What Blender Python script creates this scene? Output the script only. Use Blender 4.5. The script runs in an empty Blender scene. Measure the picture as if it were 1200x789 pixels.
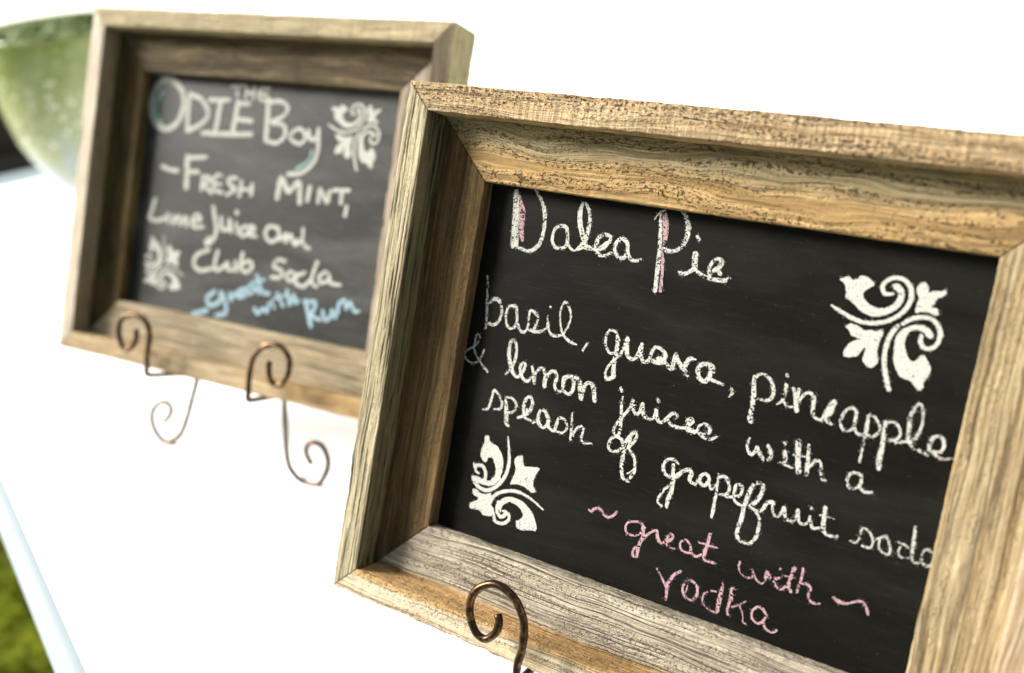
import bpy, bmesh, math, random
import numpy as np
from mathutils import Vector, Matrix
SC = bpy.context.scene
COL = SC.collection

# ------------------------------------------------------------------ camera
cam_d = bpy.data.cameras.new('camera')
cam = bpy.data.objects.new('camera', cam_d); COL.objects.link(cam)
cam.matrix_world = Matrix(((0.99818, 0.0603, 0.0, 0.0),
                           (-0.02851, 0.47188, -0.8812, 0.0),
                           (-0.05314, 0.8796, 0.47274, 0.46286),
                           (0, 0, 0, 1)))
cam_d.sensor_width = 36.0
cam_d.lens = 33.4
cam_d.clip_start = 0.02
cam_d.clip_end = 500
cam_d.dof.use_dof = True
cam_d.dof.focus_distance = 0.50
cam_d.dof.aperture_fstop = 3.5
cam_d.dof.aperture_blades = 9
SC.camera = cam

# ------------------------------------------------------------------ daylight
SUN_DIR = Vector((-0.86, 0.17, 0.50)).normalized()     # towards the light
w = bpy.data.worlds.new('World'); SC.world = w; w.use_nodes = True
wt = w.node_tree; wt.nodes.clear()
wo = wt.nodes.new('ShaderNodeOutputWorld'); bg = wt.nodes.new('ShaderNodeBackground')
sky = wt.nodes.new('ShaderNodeTexSky'); sky.sky_type = 'NISHITA'; sky.sun_disc = False
sky.sun_elevation = math.asin(SUN_DIR.z)
sky.sun_rotation = math.atan2(SUN_DIR.x, SUN_DIR.y)
sky.air_density = 1.0; sky.dust_density = 3.0; sky.ozone_density = 1.0
bg.inputs['Strength'].default_value = 0.05
wt.links.new(sky.outputs[0], bg.inputs['Color']); wt.links.new(bg.outputs[0], wo.inputs['Surface'])
sun_d = bpy.data.lights.new('sun', 'SUN'); sun_d.energy = 4.6; sun_d.angle = math.radians(20); sun_d.color = (1.0, 0.965, 0.91)
sun = bpy.data.objects.new('sun', sun_d); COL.objects.link(sun)
sun.rotation_euler = SUN_DIR.to_track_quat('Z', 'Y').to_euler()
SC.view_settings.view_transform = 'Standard'; SC.view_settings.look = 'None'
SC.view_settings.exposure = 1.3; SC.view_settings.gamma = 1.0

# ------------------------------------------------------------------ helpers
def link_mesh(name, me, mat=None, parent=None):
    o = bpy.data.objects.new(name, me); COL.objects.link(o)
    if mat: me.materials.append(mat)
    if parent: o.parent = parent
    return o

def np_mesh(name, verts, quads, smooth=True):
    me = bpy.data.meshes.new(name)
    verts = np.asarray(verts, np.float32); quads = np.asarray(quads, np.int32)
    me.vertices.add(len(verts)); me.vertices.foreach_set('co', verts.ravel())
    me.loops.add(quads.size); me.loops.foreach_set('vertex_index', quads.ravel())
    me.polygons.add(len(quads))
    me.polygons.foreach_set('loop_start', np.arange(0, quads.size, 4, dtype=np.int32))
    me.polygons.foreach_set('loop_total', np.full(len(quads), 4, np.int32))
    me.polygons.foreach_set('use_smooth', np.full(len(quads), smooth))
    me.update(calc_edges=True); me.validate()
    return me

def tag(o, label=None, cat=None, group=None, kind=None):
    for k, v in (('label', label), ('category', cat), ('group', group), ('kind', kind)):
        if v: o[k] = v
    return o

def empty(name, mat4):
    o = bpy.data.objects.new(name, None); COL.objects.link(o)
    o.empty_display_size = 0.03; o.matrix_world = mat4
    return o

_rng = np.random.RandomState(7)
_LAT = _rng.rand(64, 64, 64).astype(np.float32)
def vnoise(x, y, z=0.0):
    """smooth value noise in -1..1 (numpy)"""
    x = np.asarray(x, np.float64); y = np.asarray(y, np.float64) + 0*x; z = np.asarray(z, np.float64) + 0*x
    xi = np.floor(x).astype(int); yi = np.floor(y).astype(int); zi = np.floor(z).astype(int)
    fx = x-xi; fy = y-yi; fz = z-zi
    fx = fx*fx*(3-2*fx); fy = fy*fy*(3-2*fy); fz = fz*fz*(3-2*fz)
    r = 0
    for dx in (0, 1):
        for dy in (0, 1):
            for dz in (0, 1):
                r = r + _LAT[(xi+dx) & 63, (yi+dy) & 63, (zi+dz) & 63] * \
                    (fx if dx else 1-fx)*(fy if dy else 1-fy)*(fz if dz else 1-fz)
    return r*2-1

class NT:
    """small node-tree builder"""
    def __init__(s, name):
        s.m = bpy.data.materials.new(name); s.m.use_nodes = True
        s.t = s.m.node_tree; s.t.nodes.clear()
        s.out = s.n('ShaderNodeOutputMaterial'); s.b = s.n('ShaderNodeBsdfPrincipled')
        s.l(s.b.outputs[0], s.out.inputs['Surface'])
    def n(s, t, **k):
        nd = s.t.nodes.new(t)
        for a, v in k.items(): setattr(nd, a, v)
        return nd
    def l(s, a, b): s.t.links.new(a, b)
    def set(s, sock, v):
        if hasattr(v, 'is_linked') or isinstance(v, bpy.types.NodeSocket): s.l(v, sock)
        elif isinstance(v, (tuple, list)) and len(v) == 3 and sock.type == 'RGBA': sock.default_value = (*v, 1)
        else: sock.default_value = v
    def math(s, op, a, b=0.0, c=None, clamp=False):
        nd = s.n('ShaderNodeMath', operation=op, use_clamp=clamp); s.set(nd.inputs[0], a); s.set(nd.inputs[1], b)
        if c is not None: s.set(nd.inputs[2], c)
        return nd.outputs[0]
    def noise(s, vec, scale=1.0, detail=3.0, rough=0.55, dist=0.0):
        nd = s.n('ShaderNodeTexNoise'); s.l(vec, nd.inputs['Vector'])
        nd.inputs['Scale'].default_value = scale; nd.inputs['Detail'].default_value = detail
        nd.inputs['Roughness'].default_value = rough; nd.inputs['Distortion'].default_value = dist
        return nd.outputs[0]
    def ramp(s, f, lo, hi, a=0.0, b=1.0):
        nd = s.n('ShaderNodeMapRange', interpolation_type='SMOOTHSTEP'); s.set(nd.inputs[0], f)
        for i, v in enumerate((lo, hi, a, b)): nd.inputs[i+1].default_value = v
        return nd.outputs[0]
    def mix(s, f, a, b, mode='MIX'):
        nd = s.n('ShaderNodeMix', data_type='RGBA', blend_type=mode)
        s.set(nd.inputs[0], f); s.set(nd.inputs[6], a); s.set(nd.inputs[7], b)
        return nd.outputs[2]
    def vscale(s, vec, x, y, z, off=(0, 0, 0)):
        nd = s.n('ShaderNodeMapping'); s.l(vec, nd.inputs[0])
        nd.inputs['Scale'].default_value = (x, y, z); nd.inputs['Location'].default_value = off
        return nd.outputs[0]
    def bump(s, h, strength, dist):
        nd = s.n('ShaderNodeBump'); s.set(nd.inputs['Strength'], strength); nd.inputs['Distance'].default_value = dist
        s.l(h, nd.inputs['Height']); s.l(nd.outputs[0], s.b.inputs['Normal'])
    def p(s, **k):
        for a, v in k.items(): s.set(s.b.inputs[a.replace('_', ' ')], v)
        return s.m

# ------------------------------------------------------------------ materials
def wood(name, light, mid, dark, warm=None, warm_v=None, groove=0.5, pit=0.5, saw=0.0, seed=0.0, bump=0.8, streak=1.0, wave=1.0, blotch=0.4, wave_v=True):
    """weathered barn wood; the mesh attribute 'grain' holds millimetres (along, across, depth) of each rail"""
    t = NT(name)
    at = t.n('ShaderNodeAttribute', attribute_name='grain'); g = at.outputs['Vector']
    off = (seed*37.1, seed*11.7, seed*5.3)
    # gentle waviness of the grain
    wv = t.noise(t.vscale(g, 0.012, 0.03, 0.03, off), 1.0, 2.0)
    wv = t.math('MULTIPLY', t.math('SUBTRACT', wv, 0.5), 14.0*wave)
    cx = t.n('ShaderNodeCombineXYZ'); t.l(wv, cx.inputs[1])
    gv = t.n('ShaderNodeVectorMath', operation='ADD'); t.l(g, gv.inputs[0]); t.l(cx.outputs[0], gv.inputs[1]); gw = gv.outputs[0]
    bands = t.noise(t.vscale(gw, 0.008, 0.40*streak, 0.40*streak, off), 1.0, 4.0, 0.65)
    lines = t.noise(t.vscale(gw, 0.012, 0.62*streak, 0.62*streak, off), 1.0, 3.0, 0.55)
    fine = t.noise(t.vscale(gw, 0.045, 1.7*streak, 1.7*streak, off), 1.0, 3.0, 0.6)
    cracks = t.math('MULTIPLY', t.ramp(lines, 0.545, 0.60), t.ramp(fine, 0.36, 0.52, 0.35, 1.0))
    big = t.noise(t.vscale(g, 0.022, 0.06, 0.06, off), 1.0, 3.0)
    pits = t.noise(t.vscale(gw, 0.42, 0.80, 0.80, off), 1.0, 1.0, 0.4)
    pits2 = t.noise(t.vscale(gw, 0.75, 1.25, 1.25, (off[1], off[2], off[0])), 1.0, 1.0, 0.4)
    pz = t.noise(t.vscale(gw, 0.010, 0.16, 0.16, (off[1], off[0], 3.0)), 1.0, 2.0)   # pits gather in rows
    pitm = t.math('MAXIMUM', t.ramp(pits, 0.57, 0.68), t.ramp(pits2, 0.58, 0.70, 0.0, 0.8))
    pitm = t.math('MULTIPLY', pitm, t.ramp(pz, 0.42, 0.58, 0.06, 1.0))
    c = t.mix(t.ramp(bands, 0.40, 0.60), mid, light)
    c = t.mix(t.math('MULTIPLY', t.ramp(big, 0.48, 0.66), blotch), c, dark)
    if warm:
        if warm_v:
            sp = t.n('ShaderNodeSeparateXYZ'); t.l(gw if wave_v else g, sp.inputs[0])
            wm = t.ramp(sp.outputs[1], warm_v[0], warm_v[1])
        else:
            wm = t.ramp(t.noise(t.vscale(gw, 0.009, 0.09, 0.09, (off[2], off[0], off[1])), 1.0, 3.0), 0.47, 0.60)
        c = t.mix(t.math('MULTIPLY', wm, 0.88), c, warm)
    c = t.mix(t.ramp(fine, 0.42, 0.66, 0.0, 0.50), c, dark)
    c = t.mix(t.math('MULTIPLY', cracks, groove), c, tuple(x*0.30 for x in dark))
    c = t.mix(t.math('MULTIPLY', pitm, pit*0.85), c, tuple(x*0.5 for x in dark))
    h = t.math('ADD', t.math('MULTIPLY', cracks, -0.8*groove), t.math('MULTIPLY', pitm, -1.0*pit))
    h = t.math('ADD', h, t.math('MULTIPLY', fine, -0.5))
    if saw > 0:
        sw = t.noise(t.vscale(g, 0.42, 0.025, 0.025, off), 1.0, 2.0)
        c = t.mix(t.math('MULTIPLY', t.ramp(sw, 0.52, 0.66), saw*0.6), c, dark)
        h = t.math('ADD', h, t.math('MULTIPLY', sw, -1.3*saw))
    t.bump(h, bump, 0.0022)
    return t.p(Base_Color=c, Roughness=0.85, Specular_IOR_Level=0.12)

def slate(name, base, dust_sheen, amount, seed, spec=0.1):
    t = NT(name)
    tc = t.n('ShaderNodeTexCoord'); g = t.vscale(tc.outputs['Object'], 1000, 1000, 1000, (seed*13, seed*7, 0))
    smear = t.noise(t.vscale(g, 0.010, 0.028, 1), 1.0, 4.0, 0.6, 0.6)
    scr = t.noise(t.vscale(g, 0.05, 0.9, 1), 1.0, 4.0, 0.7)
    speck = t.noise(t.vscale(g, 0.8, 0.8, 1), 1.0, 2.0, 0.5)
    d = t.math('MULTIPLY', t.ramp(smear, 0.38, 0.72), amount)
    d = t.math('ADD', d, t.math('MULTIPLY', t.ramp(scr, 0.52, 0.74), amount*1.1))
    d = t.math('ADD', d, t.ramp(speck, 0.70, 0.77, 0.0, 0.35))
    c = t.mix(d, base, dust_sheen)
    t.bump(scr, 0.12, 0.0004)
    return t.p(Base_Color=c, Roughness=t.ramp(smear, 0.3, 0.7, 0.45, 0.62), Specular_IOR_Level=spec)

def chalk_mat(name, col):
    t = NT(name)
    tc = t.n('ShaderNodeTexCoord'); g = t.vscale(tc.outputs['Object'], 1000, 1000, 1000)
    f = t.noise(g, 1.1, 3.0, 0.6)
    c = t.mix(t.ramp(f, 0.44, 0.64, 0.0, 0.75), col, tuple(x*0.42 for x in col))
    return t.p(Base_Color=c, Roughness=0.95, Specular_IOR_Level=0.05)

CHALKS = {'white': chalk_mat('white_chalk', (0.49, 0.49, 0.44)), 'pink': chalk_mat('pink_chalk', (0.42, 0.27, 0.285)),
          'teal': chalk_mat('teal_chalk', (0.26, 0.42, 0.38)), 'blue': chalk_mat('blue_chalk', (0.31, 0.44, 0.50))}

def rod_metal():
    t = NT('bronzed_wire')
    tc = t.n('ShaderNodeTexCoord'); g = t.vscale(tc.outputs['Object'], 1000, 1000, 1000)
    f = t.noise(g, 0.22, 4.0, 0.65); f2 = t.noise(g, 1.2, 3.0, 0.6)
    c = t.mix(t.ramp(f, 0.45, 0.65), (0.034, 0.019, 0.009), (0.15, 0.080, 0.028))
    c = t.mix(t.ramp(f2, 0.58, 0.72, 0.0, 0.6), c, (0.015, 0.010, 0.007))
    t.bump(f2, 0.25, 0.0004)
    return t.p(Base_Color=c, Metallic=0.8, Roughness=0.30)
M_ROD = rod_metal()

# chalk marks on the two boards: board, name, colour, strokes (tenths of mm: x,y,width) and fills (x,y)
CHALK=[
(0,'dalea_pie','white',[['P',-1157,985,-1133,990,-1116,939,-1106,868,-1090,780,-1074,692,-1072,665,-1124,659,-1133,756,-1143,863,-1157,952],['S',-1033,1013,13,-1015,988,15,-984,957,21,-957,913,25,-940,868,25,-933,815,24,-934,755,23,-948,705,25,-980,673,25,-1013,662,22,-1056,670,19,-1078,673,16],['S',-789,801,20,-796,823,20,-828,830,20,-858,814,20,-871,777,20,-866,736,20,-844,710,20,-810,709,20,-781,728,20,-780,773,20,-787,801,20],['S',-784,784,19,-772,739,18,-738,712,17,-708,725,18,-690,751,19],['S',-726,965,19,-732,920,29,-723,863,32,-699,808,33,-678,765,29],['S',-707,967,17,-679,927,20,-667,883,23,-666,837,26,-670,783,26,-677,753,24],['S',-707,719,18,-671,740,32,-618,733,19,-592,732,15],['S',-558,754,26,-531,793,22,-533,816,20,-569,821,21,-598,794,26,-604,753,26,-586,715,24,-550,710,18,-510,733,15],['S',-576,746,29,-546,774,29],['S',-444,810,23,-472,813,23,-494,785,23,-493,748,23,-468,717,23,-438,717,23,-422,747,23,-429,792,23,-454,814,23],['S',-425,770,23,-415,743,23,-395,718,21,-369,712,20,-341,725,14],['S',-305,941,9,-285,975,11,-258,992,10],['S',-276,968,14,-267,908,17,-254,838,22,-247,772,24,-240,689,25,-233,611,25,-231,578,22],['S',-166,999,14,-141,976,24,-121,935,29,-115,898,29,-120,853,26,-141,816,24,-172,795,21,-207,792,24,-232,802,14],['S',-63,887,18,-51,873,18],['S',-56,799,33,-52,764,33,-45,727,33],['S',-122,695,17,-93,691,22,-57,717,24],['S',-27,711,21,10,698,19,39,691,22,74,690,23,118,694,22,146,717,10],['S',54,733,19,82,759,24,86,782,26,64,794,19,40,774,19,29,734,21,39,706,21],['S',74,742,24,89,723,24]]),
(0,'p_pink','pink',[['P',-264,975,-248,986,-229,947,-214,872,-219,837,-231,808,-243,856,-259,921]]),
(0,'pie_pink','pink',[['S',-238,801,9,-222,748,20,-214,693,22,-206,638,20,-201,586,20]]),
(0,'d_pink','pink',[['P',-1138,978,-1113,958,-1086,913,-1067,886,-1056,827,-1058,785,-1040,715,-1052,701,-1074,728,-1094,792,-1105,869,-1110,916]]),
(0,'basil','white',[['S',-1238,481,11,-1226,427,15,-1214,348,18,-1202,276,18,-1193,190,12],['S',-1197,336,14,-1170,363,25,-1141,362,25,-1118,335,21,-1107,294,18,-1118,243,19,-1149,218,20,-1185,223,15],['S',-1007,295,16,-1019,339,19,-1045,348,19,-1071,332,16,-1078,288,15,-1063,241,15,-1034,219,18,-1006,240,17,-1003,284,16,-1009,313,16],['S',-1000,272,15,-975,225,19,-946,218,16,-928,246,15,-930,298,13,-934,334,15],['S',-931,322,14,-925,344,18,-896,335,22,-875,315,16,-876,284,15,-886,252,17],['S',-915,237,21,-856,238,21,-814,265,13,-805,283,19],['S',-810,386,13,-808,386,13],['S',-817,333,11,-807,286,14,-791,253,15,-760,235,17,-722,246,16,-699,266,13,-681,317,13,-679,365,13,-701,408,18,-724,428,18,-742,400,13,-743,352,13,-730,301,13,-708,258,17,-680,234,18,-644,220,18,-615,214,11],['S',-555,234,13,-574,191,13]]),
(0,'guava','white',[['S',-377,290,17,-407,329,17,-441,329,17,-454,295,17,-449,254,17,-423,217,17,-393,217,17,-383,246,17],['S',-389,301,22,-381,247,26,-382,191,26,-380,142,26,-372,95,29],['S',-349,223,16,-389,179,16,-414,135,16,-420,98,16,-406,73,21,-372,92,25],['S',-356,221,17,-342,262,19,-333,306,26,-329,265,30,-314,220,25,-279,210,22,-257,246,26,-248,292,25],['S',-249,282,27,-246,241,27,-224,211,23,-196,218,24,-187,264,20,-172,295,19,-139,291,21,-110,264,24,-126,226,26,-168,222,29],['S',-143,240,33,-128,236,33],['S',-112,229,25,-65,206,25,-62,247,25,-57,282,22,-39,252,25,1,214,28,24,189,16],['S',-1,220,27,9,259,27,26,280,22,52,279,8],['S',149,240,25,139,264,25,100,268,23,73,243,26,77,204,29,109,181,25,132,198,28,137,238,25,135,254,25],['S',148,200,18,180,191,18,211,188,14],['S',258,174,18,265,158,18,255,136,12]]),
(0,'lemon','white',[['S',-1136,-49,15,-1193,-5,11,-1244,52,11,-1248,97,11,-1244,143,11,-1227,145,11,-1221,118,11,-1241,80,11,-1284,48,11,-1304,17,11,-1281,-13,11,-1243,-23,11,-1206,-4,11,-1187,34,11,-1181,69,11],['S',-1017,-37,11,-989,-1,16,-971,58,20,-973,110,20,-986,152,20,-1008,160,20,-1019,130,23,-1016,78,26,-994,24,30,-968,-22,23,-936,-35,18,-913,-3,23,-900,37,20,-915,52,18,-931,23,20,-913,-25,21,-875,-46,20,-851,-18,16],['S',-858,39,16,-842,-1,20,-829,-46,20,-831,5,17,-809,41,17,-784,41,19,-768,1,22,-763,-45,28,-759,-4,19,-743,36,21,-716,45,21,-698,17,21,-702,-28,21,-680,-55,22,-654,-45,18,-654,-2,26,-650,26,25,-615,39,22,-593,19,22,-591,-31,24,-611,-57,22,-637,-49,19],['S',-607,41,22,-575,38,22,-553,25,17],['S',-553,7,31,-535,-62,24,-530,-23,28,-522,18,21,-495,31,24,-471,5,28,-453,-56,25]]),
(0,'splash','white',[['S',-1121,-267,13,-1091,-253,17,-1079,-203,17,-1074,-151,17,-1061,-145,17,-1027,-172,17,-1006,-204,17,-1014,-237,17,-1052,-247,11],['S',-988,-169,18,-976,-222,25,-965,-269,28,-958,-305,27,-944,-315,20],['S',-991,-169,16,-961,-159,16,-927,-173,16,-913,-200,16,-925,-231,16,-953,-244,16],['S',-892,-257,16,-854,-237,19,-826,-204,24,-816,-164,22,-830,-131,18,-851,-130,19,-867,-171,22,-863,-213,23,-846,-246,19,-809,-255,13],['S',-844,-202,22,-837,-219,22],['S',-793,-266,11,-770,-239,20,-765,-195,19,-745,-178,22,-716,-201,23,-702,-234,27,-715,-268,22,-752,-262,25,-765,-232,25],['S',-701,-246,19,-686,-268,19,-658,-271,19,-650,-233,23,-641,-199,19,-616,-195,18,-590,-218,16,-586,-247,16,-608,-272,16,-654,-274,14],['S',-570,-150,10,-561,-205,16,-555,-251,20,-550,-292,21],['S',-542,-272,16,-532,-236,15,-511,-210,15,-490,-216,15,-489,-252,15,-491,-277,15,-468,-292,15,-424,-283,10]]),
(0,'juices','white',[['S',-320,45,17,-310,32,17],['S',-106,34,16,-100,24,16],['S',-299,3,9,-298,-39,16,-289,-93,19,-282,-147,21,-282,-204,18],['S',-271,-89,16,-300,-131,16,-316,-174,16,-304,-206,16,-284,-192,16,-283,-141,16],['S',-275,-89,19,-249,-48,19,-239,-7,26,-230,-44,26,-208,-69,19,-193,-52,19,-184,-6,19,-172,-57,22,-137,-76,19,-110,-61,19,-105,-20,20,-96,-55,24,-75,-78,19,-55,-69,19,-33,-36,19,-9,-13,19,11,-25,15,5,-42,6],['S',-33,-57,19,-11,-75,19,25,-80,19,66,-73,18,82,-82,18,122,-76,18,136,-42,18,161,-28,18,187,-41,18,189,-65,18,157,-79,18,141,-82,18,175,-98,18,208,-93,16,232,-76,13],['S',75,-33,37,88,-28,37,78,-46,37],['S',72,-68,23,113,-82,23],['S',-260,-219,18,-292,-210,18,-322,-232,18,-329,-273,18,-310,-293,16,-270,-282,18,-250,-252,18,-260,-221,18],['S',-249,-255,21,-224,-196,22,-200,-165,21,-183,-175,17,-191,-208,21,-217,-247,21,-239,-256,21],['S',-215,-204,22,-218,-222,22],['S',-237,-262,26,-237,-319,26,-233,-367,26,-217,-412,21,-182,-424,17],['S',-211,-259,14,-179,-289,19,-164,-327,17,-160,-368,18,-178,-405,17],['S',-197,-386,9,-175,-365,9,-158,-339,9]]),
(0,'grapefruit','white',[['S',64,-262,13,38,-247,18,7,-253,18,-10,-283,21,-3,-319,21,24,-340,21,45,-330,16],['S',40,-272,18,47,-317,22,54,-359,25,55,-410,25,47,-456,25,46,-496,16],['S',44,-375,14,11,-423,14,-7,-479,13,20,-498,14],['S',67,-327,25,96,-291,23,125,-277,25,142,-291,25,137,-323,22,166,-340,18,178,-318,14],['S',235,-289,20,212,-271,20,191,-289,20,191,-320,20,218,-331,20,235,-301,20,228,-279,20],['S',239,-316,17,257,-338,16,271,-316,10],['S',276,-253,8,282,-313,14,285,-386,16,285,-448,20,285,-476,14],['S',281,-270,13,309,-259,17,333,-280,20,345,-313,17,335,-343,17,303,-353,13],['S',335,-356,13,369,-344,16,372,-299,19,378,-279,16,402,-281,16,408,-307,16,398,-334,16,375,-342,16,382,-363,16,412,-376,16,437,-371,16],['S',434,-366,24,442,-315,24,455,-263,19,481,-243,19,505,-254,23,501,-298,23,483,-339,23,459,-368,19],['S',431,-373,20,432,-440,24,424,-497,22,429,-533,21,459,-551,15,494,-546,15,517,-511,19,523,-449,18,511,-404,14,479,-377,12,460,-374,8],['S',461,-368,7,507,-379,12,525,-360,17,539,-326,20,564,-318,21,569,-349,15,584,-375,15,602,-374,15,614,-349,15,621,-325,19,630,-358,18,650,-379,15,676,-374,15,686,-346,15,685,-319,19,694,-349,15,707,-375,15,728,-376,15,745,-358,12,748,-330,11,757,-367,15,775,-383,15,798,-371,15],['S',744,-290,13,746,-292,13],['S',806,-270,21,810,-319,21,816,-370,23,833,-392,16,858,-394,15,882,-389,16],['S',787,-313,5,821,-310,8,853,-311,6]]),
(0,'pineapple','white',[['S',356,263,18,362,218,25,370,177,27,372,140,25,375,102,25,376,53,28,386,39,20],['S',362,256,16,380,277,16,406,280,16,436,263,19,456,230,20,462,188,20,441,161,16,390,157,11],['S',506,304,14,511,299,14],['S',514,256,19,516,212,19,511,178,16,490,154,10],['S',520,173,12,537,155,12,563,158,12],['S',552,247,16,568,208,21,585,148,26],['S',576,247,16,585,191,16,601,224,16,623,242,16,650,233,21,656,192,21,662,151,20,686,131,16,710,137,17,723,172,25,735,211,21,748,230,23,743,198,23,735,164,25,717,154,15,731,132,19,756,122,12]]),
(0,'apple','white',[['S',855,204,15,833,219,15,805,200,15,792,154,15,803,117,15,829,106,15,852,129,15,854,170,18,853,201,15],['S',858,131,16,874,109,13,906,109,16],['S',907,200,16,910,155,18,911,99,15,911,36,13,911,-20,11],['S',916,208,15,938,199,14,963,169,14,965,136,14,945,114,15,917,112,15],['S',985,191,17,989,131,22,993,75,22,992,13,26,998,-25,22],['S',990,190,12,1022,198,14,1047,179,14,1056,148,14,1043,122,14,1014,112,14],['S',1045,112,15,1096,128,15],['S',1091,135,20,1087,184,20,1083,238,20,1094,285,15,1110,306,12,1127,282,12,1136,229,12,1131,179,15,1114,135,20],['S',1097,131,18,1111,113,16,1129,100,7],['S',1147,100,15,1187,89,13],['S',1187,111,16,1185,149,21,1203,181,16,1228,179,17,1242,153,17,1236,118,16,1203,107,17,1242,87,11,1286,99,10]]),
(0,'with_a','white',[['S',394,-39,7,389,-80,15,409,-114,21,429,-104,18,436,-74,15,458,-103,21,484,-125,18,512,-105,18,503,-75,18,488,-53,18],['S',560,-19,13,566,-25,13],['S',572,-63,22,581,-102,22,561,-117,11],['S',584,-123,15,623,-128,11],['S',624,3,29,633,-59,29,652,-136,29],['S',613,-64,10,670,-59,8],['S',675,0,12,683,-64,20,692,-138,23],['S',699,-98,15,719,-64,15,745,-72,15,755,-120,15,765,-142,15,780,-144,12],['S',935,-81,16,910,-73,16,881,-87,16,876,-123,16,896,-148,16,923,-137,16,936,-118,19,934,-91,16],['S',937,-136,15,960,-148,15,990,-142,12]]),
(0,'soda','white',[['S',944,-389,7,965,-392,10,979,-371,10,981,-336,10,988,-315,10,1010,-318,10,1031,-340,12,1042,-365,12,1033,-395,13,1000,-396,10],['S',1052,-350,6,1067,-336,11,1091,-323,11,1108,-344,11,1120,-378,11,1116,-401,11,1084,-395,11,1069,-376,11,1067,-345,11],['S',1147,-331,8,1176,-336,10,1191,-341,7],['S',1158,-352,10,1156,-376,10,1171,-395,10,1202,-389,10],['S',1202,-243,12,1206,-294,15,1211,-353,15,1217,-389,13,1236,-402,10,1255,-388,8],['S',1294,-336,11,1275,-325,11,1257,-338,11,1253,-368,11,1264,-392,11,1283,-402,11,1301,-385,15,1303,-356,13,1295,-335,11]]),
(0,'great','pink',[['S',-374,-635,10,-358,-640,17,-334,-616,17,-306,-614,17,-284,-635,17,-254,-642,17,-229,-624,17,-216,-604,17],['S',-46,-637,14,-74,-617,14,-114,-622,14,-145,-642,14,-149,-676,14,-127,-696,14,-87,-690,14,-63,-669,14],['S',-56,-640,23,-48,-677,19,-55,-712,19,-62,-748,23,-59,-793,15],['S',-59,-727,15,-85,-768,15,-83,-797,15,-61,-800,15],['S',-59,-727,15,-29,-671,15,2,-639,15,20,-630,15,31,-665,21,52,-688,15,73,-673,12,96,-658,20,111,-633,14,99,-624,14,83,-642,14,84,-681,14,107,-696,11,130,-692,8],['S',202,-643,13,176,-629,13,154,-652,13,161,-682,13,189,-692,13,213,-684,13,210,-654,13],['S',213,-678,14,242,-697,14,270,-678,14],['S',295,-564,19,292,-614,19,286,-661,23,286,-692,14,307,-701,12,341,-698,19],['S',246,-622,9,291,-621,13,347,-618,9]]),
(0,'vodka','pink',[['S',59,-824,14,88,-854,10,112,-883,14,131,-913,17,135,-961,17],['S',131,-913,14,141,-854,17,156,-820,17,182,-798,17],['S',125,-886,16,138,-857,16],['S',275,-833,14,243,-825,17,217,-847,14,212,-885,14,231,-915,14,266,-921,14,289,-888,18,284,-848,17,263,-826,14],['S',234,-856,8,229,-891,8],['S',379,-836,10,350,-843,10,324,-867,10,321,-901,10,339,-925,10,369,-939,10,407,-937,13],['S',406,-781,12,406,-829,20,405,-883,27,406,-931,18],['S',472,-789,8,453,-795,13,456,-854,17,453,-914,12,463,-929,12],['S',461,-822,14,464,-851,14],['S',535,-831,6,506,-859,8,473,-883,11],['S',507,-865,8,529,-899,8,539,-936,8,555,-943,8],['S',638,-859,13,617,-840,16,590,-844,16,572,-871,13,579,-904,13,610,-919,13,634,-896,13,642,-864,13],['S',636,-907,13,652,-930,13,682,-939,13,703,-920,12]]),
(0,'with_pink','pink',[['S',467,-654,14,467,-682,11,487,-709,9,528,-714,9,544,-690,11,531,-669,9,560,-709,11,593,-720,11,604,-685,17,605,-660,23],['S',612,-667,16,623,-679,16],['S',662,-620,12,663,-621,12],['S',666,-667,14,645,-683,14,657,-710,14,682,-720,11,699,-702,14],['S',725,-598,21,720,-633,18,716,-684,18,731,-712,18],['S',702,-701,15,714,-690,15],['S',685,-648,8,740,-642,8],['S',766,-587,13,766,-642,13,759,-708,13],['S',772,-659,10,797,-653,13,817,-667,13,813,-705,13,833,-731,13,871,-725,11],['S',926,-677,16,953,-685,21,986,-683,12,1020,-662,11,1046,-652,16,1074,-672,16,1087,-697,16]]),
(0,'ornament_tr','white',[['P',652,796,692,815,717,801,737,809,746,828,773,828,812,804,815,791,792,777,774,756,774,733,802,706,839,693,881,699,913,727,924,756,919,782,895,796,887,812,911,821,940,799,951,766,946,729,917,688,871,661,830,651,785,662,744,691,718,709,699,715,697,747,681,781],['S',646,668,10,690,649,18,757,625,21,819,619,21,885,636,20,937,673,20,969,720,22,979,771,25,962,817,23,927,842,20,890,842,20,860,821,20,849,792,20,867,764,20,896,769,15],['P',991,817,1017,849,1037,830,1047,801,1065,813,1093,814,1111,826,1118,810,1106,794,1087,786,1077,754,1065,734,1088,742,1103,728,1106,711,1087,707,1061,715,1028,713,1007,698,1006,740,1012,773,996,792],['S',968,644,18,996,671,21,1041,689,20,1083,688,20,1112,663,20,1129,632,24,1129,601,20,1115,567,20,1081,555,20,1056,577,21,1054,607,17],['P',952,596,972,622,1009,647,1048,655,1083,644,1105,618,1097,598,1075,607,1063,623,1028,633,999,614,990,576,999,533,1023,493,1046,485,1063,502,1067,523,1088,521,1105,498,1123,471,1118,434,1104,404,1109,378,1091,363,1072,378,1047,400,1008,404,982,430,961,471,951,541],['S',949,631,19,928,591,23,918,534,23,922,471,23,939,411,23,958,361,23,969,340,19],['P',722,581,748,605,790,594,814,581,842,591,861,586,887,605,895,584,886,546,883,499,901,453,881,421,855,420,828,446,833,489,832,512,816,485,808,460,767,447,740,446,743,479,754,509,784,534,805,538,783,542,755,551,741,575]]),
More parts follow.
